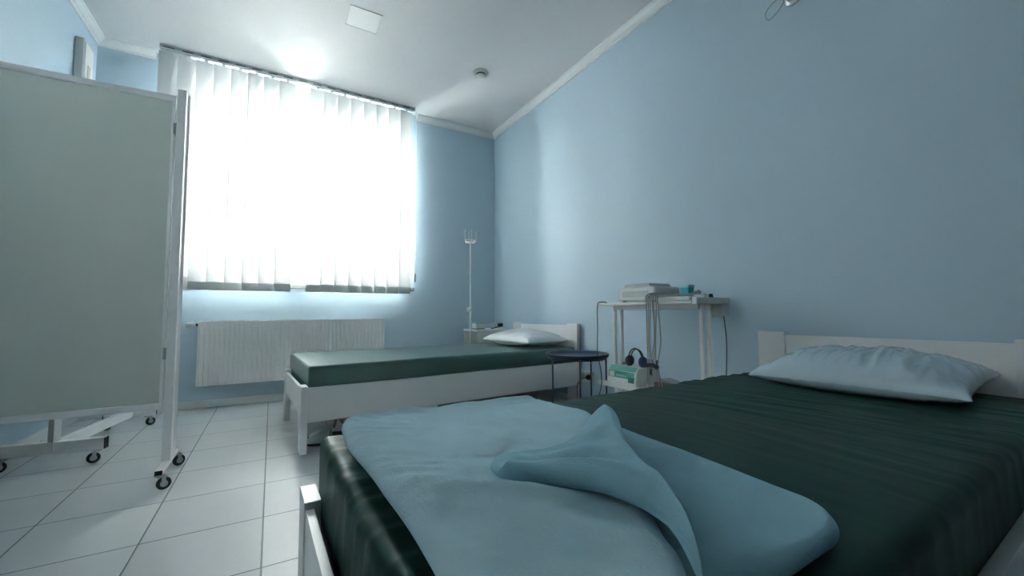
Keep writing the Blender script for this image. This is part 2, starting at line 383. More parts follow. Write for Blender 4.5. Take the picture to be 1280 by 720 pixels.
# ------------------------------------------------------------------ radiator
ra = thing('radiator', 'white ribbed panel radiator on the wall beneath the window', 'radiator', (0, YF, 0))
x0, x1, z0, z1 = -.505, .95, .185, .700
m = MB(); n = 44; front = []
wdt = (x1-x0)/n
for k in range(n):
    a = x0+wdt*k; front += [(a, .0), (a+wdt*.30, .0), (a+wdt*.42, .007), (a+wdt*.88, .007)]
front.append((x1, 0))
yb = -.085
vs = [(x, yb+d, z) for z in (z0, z1) for x, d in front]; q = len(front)
fs = [(i, i+1, q+i+1, q+i) for i in range(q-1)]
m.add(vs, fs); m.box(x0, x1, yb+.008, yb+.022, z0, z1)
m.build('front_panel', RADM, ra)
m = MB(); m.box(x0+.004, x1-.004, yb+.003, -.03, z1-.012, z1+.003); m.build('top_grille', RADM, ra, bevel=.002)
for sx in (x0, x1-.004):
    m = MB(); m.box(sx, sx+.004, yb+.001, -.03, z0+.004, z1); m.build('side_cover', RADM, ra, bevel=.001)
m = MB(); m.box(x0+.02, x1-.02, -.045, -.030, z0+.01, z1-.02); m.build('rear_panel', RADM, ra)
for sx in (x0+.2, x1-.2):
    m = MB(); m.box(sx-.015, sx+.015, -.032, -.001, z0+.05, z1-.05); m.build('wall_bracket', STEEL, ra)
m = MB(); m.lathe([(.008, 0), (.010, .012), (.019, .014), (.021, .03), (.020, .058), (.014, .066), (0, .067)], n=20, mtx=Matrix.Rotation(-PI/2, 4, 'Y'), c=(x0-.012, -.055, z1-.028)); v = m.build('thermostat_valve', WHITE, ra, smooth=True)
m = MB(); m.lathe([(.011, 0), (.011, .03)], n=14, mtx=Matrix.Rotation(-PI/2, 4, 'Y'), c=(x0+.014, -.055, z1-.028)); m.build('valve_collar', DARK, v)

# ------------------------------------------------------------------ beds
BL, BW = 2.05, .93
def make_bed(name, label, loc, rz):
    t = thing(name, label, 'bed', loc, rz)
    for y in (0, BW-.10):
        m = MB(); m.box(0, .032, y, y+.10, 0, .36) if False else None
        # foot post: wide at the top, leg narrower below the rail
        m = MB(); ya, yb_ = (y, y+.10) if y == 0 else (y, y+.10)
        i0, i1 = (y, y+.075) if y == 0 else (y+.025, y+.10)
        prof = [(ya, .36), (yb_, .36), (yb_, .15), (i1, .13), (i1, 0), (i0, 0), (i0, .13), (ya, .15)]
        m.extrude(prof, lambda p, q: (0, p, q), lambda p, q: (.034, p, q)); m.build('foot_post', BEDW, t, bevel=.002)
    m = MB()
    N = 16; prof = [(.10, .345), (BW-.10, .345)]
    for k in range(N+1):
        u = k/N; y = BW-.10-u*(BW-.20); e = min(u, 1-u); z = .205-.055*max(0, 1-e/.07)**1.5
        prof.append((y, z))
    m.extrude(prof, lambda p, q: (.003, p, q), lambda p, q: (.020, p, q)); m.build('foot_rail', BEDW, t, bevel=.0015)
    for y in (0.002, BW-.024):
        m = MB(); m.box(.034, BL-.034, y, y+.022, .165, .352); m.build('side_rail', BEDW, t, bevel=.002)
    for y in (0, BW-.12):
        m = MB(); m.box(BL-.035, BL, y, y+.12, 0, .662); m.build('head_post', BEDW, t, bevel=.002)
    m = MB(); m.box(BL-.026, BL-.008, .12, BW-.12, .46, .648); m.box(BL-.026, BL-.008, .12, BW-.12, .20, .40); m.build('headboard', BEDW, t, bevel=.002)
    m = MB(); m.box(.036, BL-.037, .026, BW-.026, .272, .296); m.build('base_board', mat('base_board', (.20, .18, .16), .6), t, bevel=.001)
    return t
NEAR_LOC, NEAR_RZ = (.0905, .157, 0), math.radians(1.5)
FAR_LOC, FAR_RZ = (.147, 2.505, 0), math.radians(3.6)
make_bed('bed', 'white wooden bed in the foreground under the folded blue blanket', NEAR_LOC, NEAR_RZ)
make_bed('bed', 'white wooden bed standing by the radiator under the window', FAR_LOC, FAR_RZ)

def ridge(a, k=2.8): return max(-.4, 1-abs(a)*k)
def near_fn(p, n):
    x, y, z = p; top = max(0, n.z); q = p.copy()
    side = max(0, -n.x); sidey = abs(n.y)
    # long drawn wrinkles across the bed surface, fanning from the far side
    wx = x+.22*(y-.5)*(y-.2)+.06*nz(x*1.7, y*1.7, 4)
    amp = min(1, max(0, (x-.45)/.5))*(.35+.65*max(0, min(1, .5+nz(x*1.6, y*1.3, 6)*1.8)))
    d = amp*(.0050*ridge(nz(wx*11, y*1.5, 3))+.0022*ridge(nz(wx*23+y*2, y*2.6, 9)))
    # creases running in from the foot edge
    e = max(0, 1-(x-.0)/.30)
    ys = y+.12*x
    d += e*(.0045*ridge(nz(ys*10, x*3.0, 5), 4.5)+.0020*ridge(nz(ys*26, x*6, 15), 3))
    d += .004*nz(x*2.3, y*2.3, 1)
    q.z += d*top
    if n.z < .9:
        q.x -= side*(.0030*ridge(nz(y*11+z*5, z*3, 8), 3.5)+.0010*ridge(nz(y*30+z*6, z*4, 2)))
        q.y += (1 if n.y > 0 else -1)*sidey*.002*ridge(nz(x*13+z*3, z*2.2, 4))
    return q
m = rounded_block(.036, BL-.045, .026, BW-.020, .298, .475, .022, 300, 170, 28, near_fn)
o = m.build('mattress', SHEET, None, smooth=True, weld=True); o.location = NEAR_LOC; o.rotation_euler = (0, 0, NEAR_RZ)
tag(o, 'thick mattress in a wrinkled dark green sheet on the foreground bed', 'mattress')
def far_fn(p, n):
    x, y, z = p; top = max(0, n.z); q = p.copy()
    d = .004*nz(x*2.5, y*3, 2)+.0025*max(-.3, 1-abs(nz(x*9+y*6, y*7, 3))*2.5)*min(1, max(0, (x-.45)*3))
    q.z += d*top; return q
m = rounded_block(.034, BL-.045, .006, BW-.006, .354, .470, .012, 160, 80, 8, far_fn)
o = m.build('mattress', SHEETF, None, smooth=True, weld=True); o.location = FAR_LOC; o.rotation_euler = (0, 0, FAR_RZ)
tag(o, 'flat dark green mattress on the bed by the radiator', 'mattress')
m2 = MB(); m2.box(.04, BL-.05, .03, BW-.03, .298, .354); u = m2.build('mattress_base', SHEETF, o)

# ------------------------------------------------------------------ pillows
def pillow(name, label, loc, rz, hx, hy, T, tilt=(0, 0), seed=0, pm=None):
    N = 72; M2 = 96; top = []; bot = []
    for j in range(M2+1):
        for i in range(N+1):
            u = -1+2*i/N; v = -1+2*j/M2
            x = hx*u*(1-.10*(1-v*v)*0-.09*v*v*(1-abs(u))*0); x = hx*u*(.93+.07*abs(v)**3); y = hy*v*(.94+.06*abs(u)**3)
            e = max(0, (1-abs(u)**2.4)*(1-abs(v)**2.6))
            h = T*e**.44
            wr = (.009*ridge(nz(u*1.1+seed, v*6.5+seed), 4)+.004*ridge(nz(u*2+seed, v*13, 2), 4))*min(1, h/T*1.2)*min(1, (1-abs(u)*.5))+.010*nz(u*2+seed, v*2)*min(1, h/T)
            edge = (1-e)**3*.004*nz(u*14, v*14, seed)
            zt = h*.62+wr*.8+edge; zb = -h*.38+edge
            top.append((x, y, zt)); bot.append((x, y, zb-.0005))
    fs = []; W_ = N+1
    for j in range(M2):
        for i in range(N):
            q = j*W_+i; fs.append((q, q+1, q+W_+1, q+W_))
    n0 = len(top); fs2 = [(a+n0, d+n0, c+n0, b_+n0) for a, b_, c, d in fs]
    rim = []
    for i in range(N): rim += [(i, i+1), (M2*W_+i, M2*W_+i+1)]
    for j in range(M2): rim += [(j*W_, (j+1)*W_), (j*W_+N, (j+1)*W_+N)]
    m = MB(); m.add(top+bot, fs+fs2+[(a, b_, b_+n0, a+n0) for a, b_ in rim])
    o = m.build(name, pm or PILLOW, None, smooth=True); o.location = loc; o.rotation_euler = (tilt[0], tilt[1], rz); return o
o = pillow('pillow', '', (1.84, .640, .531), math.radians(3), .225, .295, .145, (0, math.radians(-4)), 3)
tag(o, 'white pillow in glossy wrapping on the foreground bed', 'pillow')
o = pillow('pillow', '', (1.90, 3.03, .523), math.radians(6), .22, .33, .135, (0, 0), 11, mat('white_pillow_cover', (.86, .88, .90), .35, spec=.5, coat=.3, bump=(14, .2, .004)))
tag(o, 'bright white pillow on the bed under the window', 'pillow')

# ------------------------------------------------------------------ blanket
ZM = .478
def blanket_layer(corners, T, z0, nu, nv, r, seed, fn=None, corner_r=.05, right=None):
    A, B, C, D = [Vector(c) for c in corners]     # far-left, far-right, near-right, near-left
    top = []; bot = []
    for j in range(nv+1):
        for i in range(nu+1):
            # denser sampling near edges
            u = .5-.5*math.cos(PI*i/nu); v = .5-.5*math.cos(PI*j/nv)
            # round the corners of the sheet
            p = (A*(1-u)+B*u)*(1-v)+(D*(1-u)+C*u)*v
            if right: p.x = (A.x*(1-v)+D.x*v)*(1-u)+right(v)*u
            W_ = (B-A).length*(1-v)+(C-D).length*v; L_ = (A-D).length
            dx = min(u, 1-u)*W_; dy = min(v, 1-v)*L_
            d = min(dx, dy)
            if dx < corner_r and dy < corner_r:
                k = math.hypot(corner_r-dx, corner_r-dy)
                if k > 0:
                    mxx = max(corner_r-dx, corner_r-dy); s = mxx/k
                    ddx = (corner_r-dx)*(1-s); ddy = (corner_r-dy)*(1-s)
                    ux = (B-A).normalized()*(1 if u < .5 else -1); uy = (D-A).normalized()*(1 if v < .5 else -1)
                    p = p+ux*ddx+uy*ddy; d = corner_r-mxx
            e = min(1, d/r); prof = math.sqrt(max(0, 1-(1-e)**2))
            wob = .010*nz(p.x*5+seed, p.y*5)*(1-e)
            h = T*prof
            hh = fn(p.x, p.y, u, v, e) if fn else 0
            top.append((p.x+wob, p.y+wob, z0+h*.5+T*.5+hh*e)); bot.append((p.x+wob, p.y+wob, z0+T*.5-T*.5*prof))
    fs = []; Wn = nu+1
    for j in range(nv):
        for i in range(nu):
            q = j*Wn+i; fs.append((q, q+1, q+Wn+1, q+Wn))
    n0 = len(top); fs2 = [(a+n0, d+n0, c+n0, b_+n0) for a, b_, c, d in fs]
    rim = []
    for i in range(nu): rim += [(i, i+1), (nv*Wn+i, nv*Wn+i+1)]
    for j in range(nv): rim += [(j*Wn, (j+1)*Wn), (j*Wn+nu, (j+1)*Wn+nu)]
    m = MB(); m.add(top+bot, fs+fs2+[(a, b_, b_+n0, a+n0) for a, b_ in rim]); return m
def upper_fn(x, y, u, v, e):
    d = .006*nz(x*5, y*5, 2)+.004*nz(x*13, y*13, 6)+.0015*nz(x*35, y*35, 1)
    # bunched pleats at the far edge and along the left fold
    pl = max(0, 1-(1-v)*0-v/.16); d += pl*(.007*math.sin(y*150+8*nz(x*5, y*2))*max(0, min(1, (x-.42)*6))+.005*math.sin(y*90+x*20+4*nz(x*6, y*4)))
    lf = max(0, 1-u/.30); d += .006*lf*max(-.5, 1-abs(nz(x*5, y*20+x*12, 3))*3.5)
    # long soft ridge crossing the near part
    rr = (y-.50)+(x-.20)*.9; d += .015*math.exp(-(rr/.034)**2)*math.exp(-((x-.24)/.12)**2)
    rr = (y-.40)+(x-.24)*1.3; d += .009*math.exp(-(rr/.04)**2)*math.exp(-((x-.25)/.12)**2)
    return d
def lower_fn(x, y, u, v, e): return .004*nz(x*5, y*5, 9)+.0015*nz(x*25, y*25, 1)
bk = thing('blanket', 'light blue fleece blanket folded on the foreground bed, one corner turned back', 'blanket')
def lerp_table(tab, t):
    for (a, va), (b_, vb) in zip(tab, tab[1:]):
        if t <= b_: k = (t-a)/(b_-a); k = k*k*(3-2*k)*.35+k*.65; return va+(vb-va)*k
    return tab[-1][1]
RIGHT = [(0, .612), (.10, .628), (.30, .645), (.435, .600), (.62, .495), (.75, .425), (.9, .355), (1, .290)]
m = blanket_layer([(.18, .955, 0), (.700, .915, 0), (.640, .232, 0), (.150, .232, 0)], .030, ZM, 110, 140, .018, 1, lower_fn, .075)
m.build('lower_fold', FLEECE_DEEP, bk, smooth=True, weld=True)
m = blanket_layer([(.127, .975, 0), (.612, .980, 0), (.30, .205, 0), (.140, .205, 0)], .036, ZM+.020, 170, 220, .024, 4, upper_fn, .05, lambda v: lerp_table(RIGHT, v))
m.build('upper_fold', FLEECE, bk, smooth=True, weld=True)
# turned-back corner: soft thick layer between four boundary curves
def curve_fn(pts):
    P_ = spline([Vector((a, b_, 0)) for a, b_ in pts], 10)
    ln = [0]
    for a, b_ in zip(P_, P_[1:]): ln.append(ln[-1]+(b_-a).length)
    def f(t):
        d = max(0, min(1, t))*ln[-1]
        for k in range(len(ln)-1):
            if d <= ln[k+1]+1e-9: return P_[k].lerp(P_[k+1], (d-ln[k])/max(1e-9, ln[k+1]-ln[k]))
        return P_[-1]
    return f
def flap():
    up_c = curve_fn([(.306, .548), (.330, .541), (.369, .532), (.416, .544), (.482, .583), (.550, .632), (.590, .652)])
    lo_c = curve_fn([(.272, .478), (.283, .455), (.307, .410), (.331, .366), (.340, .323), (.340, .279), (.325, .232)])
    le_c = curve_fn([(.306, .548), (.284, .540), (.268, .515), (.272, .478)])
    ri_c = curve_fn([(.590, .652), (.600, .625), (.575, .575), (.513, .498), (.455, .410), (.412, .338), (.372, .281), (.325, .232)])
    NU, NV = 130, 130; top = []; bot = []
    P00, P10, P01, P11 = up_c(0), up_c(1), lo_c(0), lo_c(1)
    for j in range(NV+1):
        v = .5-.5*math.cos(PI*j/NV)
        L0, R0 = le_c(v), ri_c(v)
        for i in range(NU+1):
            u = .5-.5*math.cos(PI*i/NU)
            p = up_c(u)*(1-v)+lo_c(u)*v+L0*(1-u)+R0*u-(P00*(1-u)*(1-v)+P10*u*(1-v)+P01*(1-u)*v+P11*u*v)
            hgt = (up_c(u)-lo_c(u)).length; wid = (L0-R0).length
            d = min(min(v, 1-v)*hgt, min(u, 1-u)*wid)
            e = min(1, d/.020); prof = math.sqrt(max(0, 1-(1-e)**2))
            base = ZM+.054
            # soft folds: a puffy roll along the lower edge, folds running from the tip towards the fold line
            roll = .020*math.exp(-((v-.82)/.17)**2)*(.3+.7*math.sin(PI*min(1, u*.95)))
            f1 = .007*math.exp(-((v-.42-.10*u)/.10)**2)*math.exp(-((u-.55)/.35)**2)
            f2 = .004*math.exp(-((v-.16)/.09)**2)*math.exp(-((u-.75)/.30)**2)
            dip = -.006*math.exp(-((v-.62)/.08)**2)*math.exp(-((u-.45)/.3)**2)-.002*math.exp(-((v-.28)/.06)**2)*math.exp(-((u-.6)/.3)**2)
            apex = .020*math.exp(-((u-1)/.22)**2)*math.exp(-(v/.25)**2)
            fold = .010*math.exp(-((u-.93)/.10)**2)
            wr = .0035*nz(p.x*16, p.y*16, 4)+.0014*nz(p.x*38, p.y*38)
            T = .022
            low = .026*max(0, (u-.80)/.20)**2        # the fold wraps down onto the lower layer
            lift = .016*math.exp(-((v-1)/.16)**2)*(1-.5*max(0, u-.7)/.3)
            zt = base+T*.5+lift+apex*.6; dz = (roll+f1+f2+dip+fold+wr+apex*.4)*min(1, d/.035)
            edge_low = low*(1-prof)
            top.append((p.x, p.y, zt-edge_low+T*.5*prof+dz)); bot.append((p.x, p.y, min(zt-edge_low, zt-low)-T*.5*prof))
    fs = []; Wn = NU+1
    for j in range(NV):
        for i in range(NU):
            q = j*Wn+i; fs.append((q, q+1, q+Wn+1, q+Wn))
    n0 = len(top); fs2 = [(a+n0, d+n0, c+n0, b_+n0) for a, b_, c, d in fs]
    rim = []
    for i in range(NU): rim += [(i, i+1), (NV*Wn+i, NV*Wn+i+1)]
    for j in range(NV): rim += [(j*Wn, (j+1)*Wn), (j*Wn+NU, (j+1)*Wn+NU)]
    m = MB(); m.add(top+bot, fs+fs2+[(a, b_, b_+n0, a+n0) for a, b_ in rim]); return m
flap().build('turned_back_corner', FLEECE_DEEP, bk, smooth=True, weld=True)

# ------------------------------------------------------------------ round tray table
tb = thing('side_table', 'round navy metal tray table on thin legs between the two beds', 'side table', (1.83, 2.235, 0))
R_ = .215; ZT = .475
m = MB(); m.lathe([(0, ZT-.022), (R_-.014, ZT-.022), (R_-.006, ZT-.016), (R_-.002, ZT), (R_+.003, ZT+.001), (R_+.004, ZT-.002), (R_+.001, ZT-.018), (R_-.010, ZT-.026), (0, ZT-.026)], n=64); m.build('tray', NAVY, tb, smooth=True)
m = MB(); ring = [(.197*math.cos(a*PI/16), .197*math.sin(a*PI/16), ZT-.031) for a in range(32)]; m.tube(ring, .005, 8, smooth=False, closed=True); m.build('leg_ring', NAVY, tb, smooth=True)
for a in (176, 236, 320, 20):
    a = math.radians(a); c, s = math.cos(a), math.sin(a)
    m = MB(); m.tube([(.197*c, .197*s, ZT-.03), (.197*c, .197*s, .0)], .0058, 8, smooth=False); m.build('leg', NAVY, tb, smooth=True)
for a in (206, 288, 350):
    a0, a1 = {206: (176, 236), 288: (236, 320), 350: (320, 380)}[a]
m = MB()
for zz in (.05, ):
    ring = [(.190*math.cos(k*PI/16), .190*math.sin(k*PI/16), zz) for k in range(32)]; m.tube(ring, .004, 6, smooth=False, closed=True)
m.build('floor_ring', NAVY, tb, smooth=True)
m = MB(); m.box(-.145, .155, -.012, .004, ZT-.075, ZT-.071) if False else m.tube([(-.06, -.19, ZT-.06), (.0, -.14, ZT-.055), (.09, -.17, ZT-.04)], .0022, 6); m.build('catch_wire', STEEL, tb, smooth=True)

# ------------------------------------------------------------------ equipment trolley
CX0, CX1, CY0, CY1 = 1.81, 2.09, 1.28, 1.99
tr = thing('equipment_trolley', 'white two-shelf equipment trolley against the right wall between the beds', 'trolley', (0, 0, 0))
m = MB(); m.box(CX0, CX1, CY0+.03, CY1, .800, .816); m.build('top_shelf', CASE, tr, bevel=.003)
m = MB(); m.box(CX0, CX1, CY0, CY0+.028, .797, .832); m.build('end_handle', CASE, tr, bevel=.005)
m = MB(); m.box(CX0, CX1, CY0+.03, CY1+.01, .300, .318); m.box(CX0-.002, CX0+.012, CY0+.03, CY1+.01, .300, .330); m.build('lower_shelf', CASE, tr, bevel=.003)
for x, y in ((1.915, CY1-.04), (1.985, CY1-.03), (1.93, CY0+.06), (1.995, CY0+.06)):
    m = MB(); m.tube([(x, y, .802), (x, y, .06)], .012, 12, smooth=False); l_ = m.build('leg', METALW, tr, smooth=False, bevel=.001)
    m = MB(); m.lathe([(.012, .06), (.016, .055), (.016, .0), (0, 0)], (x, y, 0), 14); m.build('rubber_foot', BLACK, l_)
m = MB(); m.box(1.905, 1.925, CY0+.06, CY1-.04, .772, .800); m.box(1.985, 2.005, CY0+.06, CY1-.04, .772, .800); m.build('cross_rail', METALW, tr, bevel=.002)
m = MB(); m.box(2.02, 2.085, CY0+.005, CY0+.07, .735, .797); m.build('socket_box', LGREY, tr, bevel=.004)

# device on top shelf
dv = thing('electrotherapy_device', 'flat white desktop device on the upper shelf of the trolley', 'medical device', (0, 0, 0))
m = rounded_block(1.835, 2.06, 1.56, 1.84, .822, .905, .014, 14, 14, 8); m.build('case', CASE, dv, smooth=True, weld=True)
m = MB(); m.extrude([(1.60, .900), (1.82, .900), (1.80, .925), (1.62, .925)], lambda p, q: (1.86, p, q), lambda p, q: (2.04, p, q)); m.build('raised_lid', GREYP, dv, bevel=.004)
m = MB(); m.box(1.8335, 1.836, 1.60, 1.80, .845, .880); m.build('front_panel', LGREY, dv, bevel=.001)
for k in range(4):
    m = MB(); x = 1.86 if k % 2 else 2.03; y = 1.59 if k < 2 else 1.81; m.lathe([(.010, 0), (.010, .008)], (x, y, .8155), 12); m.build('foot', BLACK, dv)
# low white box near end of top shelf
bx = thing('instrument_tray', 'low white box lying on the near half of the upper trolley shelf', 'box', (0, 0, 0))
m = MB(); m.box(1.818, 2.02, 1.325, 1.535, .817, .838); m.build('body', CASE, bx, bevel=.004)
m = MB(); m.box(1.822, 2.016, 1.40, 1.405, .8375, .8395); m.build('lid_seam', GREYP, bx)
# cup with blue liquid
cu = thing('plastic_cup', 'small square cyan plastic container on the upper trolley shelf', 'container', (2.04, 1.50, .8165))
m = MB(); m.extrude([(-.026, -.026), (.026, -.026), (.026, .026), (-.026, .026)], lambda p, q: (p*.85, q*.85, 0), lambda p, q: (p, q, .082)); m.build('body', CYAN, cu, bevel=.004)
m = MB(); m.box(-.029, .029, -.029, .029, .078, .095); m.build('lid', mat('pale_cyan', (.45, .78, .80), .3), cu, bevel=.004)
# small knobs at the trolley end
for k, (x, y) in enumerate(((1.90, 1.30), (1.955, 1.30))):
    m = MB(); m.lathe([(.011, 0), (.011, .008), (.008, .018), (0, .019)], (x, y, .8325), 14); m.build('clamp_knob', LGREY if k == 0 else BLACKP, tr, smooth=False)

# lower device
d2 = thing('magnetotherapy_device', 'white device with teal front panel on the lower trolley shelf', 'medical device', (0, 0, 0))
sl = [(1.832, .322), (2.02, .322), (2.02, .425), (1.865, .425), (1.842, .400)]
m = MB(); m.extrude(sl, lambda p, q: (p, 1.71, q), lambda p, q: (p, 1.945, q)); m.build('case', CASE, d2, bevel=.008, seg=3)
def front_quad(y0, y1, t0, t1, mt, nm, off=.0015):   # panel lying on the slanted face
    a = Vector((1.832, 0, .322)); b_ = Vector((1.842, 0, .400)); n_ = Vector((-(.078), 0, .010)).normalized()
    mm = MB(); pts = [a+(b_-a)*t for t in (t0, t1)]
    vs = [(p.x+n_.x*o_, y, p.z+n_.z*o_) for o_ in (0, off) for y in (y0, y1) for p in pts]
    mm.add(vs, [(0, 1, 3, 2), (4, 6, 7, 5), (0, 2, 6, 4), (1, 5, 7, 3), (0, 4, 5, 1), (2, 3, 7, 6)]); return mm.build(nm, mt, d2)
front_quad(1.72, 1.94, .10, .42, WHITE, 'lower_panel'); 
front_quad(1.725, 1.935, .48, .99, TEAL, 'upper_panel')
front_quad(1.722, 1.768, .22, .62, TEALD, 'display', .003)
front_quad(1.885, 1.925, .52, .92, PAPER, 'label_plate', .003)
for k in range(5): front_quad(1.86-.018*k, 1.868-.018*k, .60, .72, PAPER, 'button', .004)
m = MB(); m.extrude([(1.8445, .402), (1.866, .4255), (1.8655, .4275), (1.8425, .404)], lambda p, q: (p, 1.72, q), lambda p, q: (p, 1.935, q)); m.build('bevel_panel', TEAL, d2)
m = MB(); m.lathe([(0, 0), (.010, 0), (.010, .004), (0, .004)], n=16, mtx=Matrix.Rotation(PI/2, 4, 'X'), c=(1.965, 1.708, .385)); m.build('side_knob', GREYP, d2)

# headphones-like applicator on the lower device
hpz = thing('headphones', 'dark headphones with navy pads on top of the teal-fronted device', 'headphones', (1.925, 1.775, .427))
arc = [(-.02+.0*k, .055*math.cos(PI*k/10), .035+.075*math.sin(PI*k/10)) for k in range(11)]
for dx in (0, .016):
    m = MB(); m.tube([(p[0]+dx, p[1]*(1-.06*dx/.016), p[2]*(1-.05*dx/.016)) for p in arc], .0042, 8); m.build('headband', BLACKP, hpz, smooth=True)
for s in (-1, 1):
    m = MB(); T = Matrix.Translation((-.012, s*.052, .033)) @ Matrix.Rotation(s*PI/2, 4, 'X')
    m.lathe([(0, -.016), (.026, -.016), (.033, -.004), (.033, .006), (.022, .016), (0, .018)], n=24, mtx=T); m.build('ear_cup', BLACKP if s > 0 else NAVYP, hpz, smooth=True)
m = MB(); m.tube([(0, -.05, .03), (.02, -.085, .035), (.0, -.10, .02)], .016, 10); m.build('navy_pad', NAVYP, hpz, smooth=True)
m = MB(); m.tube([(-.01, .06, .012), (-.02, .09, .014), (.0, .12, .006), (.03, .14, .006)], .006, 8); m.build('coiled_lead', BLACKP, hpz, smooth=True)

# brown leather case on the lower shelf
bc = thing('leather_pouch', 'reddish brown pouch lying on the lower trolley shelf behind the hanging leads', 'pouch', (0, 0, 0))
m = MB(); m.add([(1.93, 1.66, .319), (2.07, 1.66, .319), (2.06, 1.47, .319), (1.99, 1.43, .319), (1.93, 1.66, .350), (2.07, 1.66, .350), (2.055, 1.48, .330), (1.99, 1.44, .324)],
              [(0, 3, 2, 1), (4, 5, 6, 7), (0, 1, 5, 4), (1, 2, 6, 5), (2, 3, 7, 6), (3, 0, 4, 7)]); m.build('body', BROWN, bc, bevel=.006)
m = MB(); m.add([(1.96, 1.65, .351), (2.06, 1.65, .351), (2.05, 1.55, .345), (1.97, 1.55, .345), (1.96, 1.65, .368), (2.06, 1.65, .368), (2.05, 1.56, .352), (1.97, 1.56, .352)],
              [(0, 3, 2, 1), (4, 5, 6, 7), (0, 1, 5, 4), (1, 2, 6, 5), (2, 3, 7, 6), (3, 0, 4, 7)]); m.build('flap', GREYP, bc, bevel=.004)

# lead bundle draped over the top shelf
lb = thing('electrode_leads', 'bundle of grey electrode leads draped over the trolley shelf and hanging down', 'cables', (0, 0, 0))
random.seed(5)
for k in range(7):
    j = lambda a: random.uniform(-a, a)
    yy = 1.565-.012*k; zb = (.30, .34, .42, .45, .47, .30, .32)[k]
    pts = [(1.92+j(.008), 1.335, .852+.003*k), (1.90+j(.01), 1.42, .848+j(.004)), (1.86+j(.01), 1.50, .860+j(.004)), (1.80, yy+.012, .850+j(.004)), (1.785+j(.004), yy+.004, .78), (1.785+j(.008), yy+j(.01), .60), (1.785+j(.008), yy+.010+(.03 if k == 4 else 0), .46), (1.785+j(.01), yy-.012*(k-3)*.8, zb)]
    m = MB(); m.tube(pts, .0034, 7); c_ = m.build('lead', CABLE, lb, smooth=True)
    e = pts[-1]
    m = MB(); m.lathe([(.003, .03), (.0055, .025), (.0055, .0), (0, -.002)], e, 10); m.build('plug', LGREY if k % 2 else CABLED, c_, smooth=True)
m = MB(); m.tube([(1.775, 1.50, .462), (1.78, 1.54, .47), (1.79, 1.60, .462)], .012, 10); m.build('lead_clip', CABLED, lb, smooth=True)

# cables
m = MB(); m.tube([(1.83, 1.93, .8185), (1.815, 1.965, .822), (1.80, 1.985, .80), (1.80, 1.987, .65), (1.795, 1.985, .5), (1.80, 1.965, .40), (1.80, 1.96, .30), (1.83, 2.05, .15), (1.86, 2.12, .04), (1.95, 2.2, .006)], .0028, 7)
tag(m.build('power_cable', CABLED, None, smooth=True), 'thin dark cable hanging off the trolley corner beside the tray table', 'cable')
m = MB(); m.tube([(2.06, 1.30, .736), (2.10, 1.315, .62), (2.11, 1.325, .48), (2.10, 1.33, .30), (2.11, 1.34, .08), (2.12, 1.42, .006)], .0028, 7)
tag(m.build('power_cable', CABLED, None, smooth=True), 'thin dark cable hanging under the near end of the trolley by the wall', 'cable')

# wall sockets
ws = thing('wall_socket', 'white double wall socket with a black plug low on the right wall', 'wall socket', (XR, 2.57, .24))
m = MB(); m.box(-.012, -.0005, -.085, .085, -.042, .042); m.build('cover_plate', WHITE, ws, bevel=.003)
for y in (-.042, .042):
    m = MB(); m.lathe([(.030, 0), (.030, .003), (.022, .001), (.022, .0)], n=24, mtx=Matrix.Rotation(-PI/2, 4, 'Y'), c=(-.012, y, 0)); m.build('outlet', LGREY, ws)
pg = thing('plug', 'black plug and curved lead in the socket beside the far bed', 'plug', (XR-.0155, 2.528, .24))
m = MB(); m.lathe([(0, 0), (.020, 0), (.020, .018), (.010, .034), (0, .036)], n=18, mtx=Matrix.Rotation(-PI/2, 4, 'Y')); m.build('body', BLACKP, pg, smooth=True)
m = MB(); m.tube([(-.034, 0, 0), (-.07, .01, -.01), (-.10, .03, -.06), (-.10, .03, -.15), (-.09, .03, -.232)], .0032, 7); m.build('lead', BLACKP, pg, smooth=True)
tw = thing('wall_clip', 'small teal plastic holder on the wall beside the headboard post', 'holder', (XR, 2.66, .245))
m = MB(); m.box(-.02, -.0005, -.018, .018, -.035, .035); m.build('body', TEAL, tw, bevel=.004)
m = MB(); m.box(-.03, -.02, -.012, .012, -.02, .012); m.build('clip', TEALD, tw, bevel=.002)

# ------------------------------------------------------------------ bedside cabinet and items, IV stand
cb_ = thing('bedside_cabinet', 'white bedside cabinet with an open niche in the far corner', 'cabinet', (0, 0, 0))
cx0, cx1, cy0, cy1, cz = 1.80, 2.14, 3.765, 4.10, .585
m = MB(); m.box(cx0-.008, cx1, cy0-.008, cy1, cz-.02, cz); m.build('top', WHITE, cb_, bevel=.003)
m = MB()
m.box(cx0, cx1, cy0, cy0+.016, .05, cz-.02); m.box(cx0, cx1, cy1-.016, cy1, .05, cz-.02); m.box(cx1-.012, cx1, cy0+.016, cy1-.016, .05, cz-.02)
m.box(cx0, cx1, cy0+.016, cy1-.016, .05, .066); m.box(cx0, cx1-.012, cy0+.016, cy1-.016, .385, .40); m.build('body', WHITE, cb_, bevel=.0015)
m = MB(); m.box(cx0-.014, cx0, cy0+.018, cy1-.018, .07, .383); dr = m.build('door', WHITE, cb_, bevel=.003)
m = MB(); m.tube([(cx0-.016, cy0+.05, .22), (cx0-.035, cy0+.05, .225), (cx0-.035, cy0+.05, .29), (cx0-.016, cy0+.05, .295)], .004, 8); m.build('handle', STEEL, dr, smooth=True)
for x in (cx0+.03, cx1-.03):
    for y in (cy0+.03, cy1-.03):
        m = MB(); m.lathe([(.012, 0), (.016, .05)], (x, y, 0), 12); m.build('foot', BLACK, cb_)
bt = thing('instrument_case', 'small pale case with a dark base on the bedside cabinet', 'case', (1.87, 3.88, cz+.001))
m = MB(); m.box(-.05, .05, -.04, .06, .008, .055); m.build('body', CASE, bt, bevel=.005)
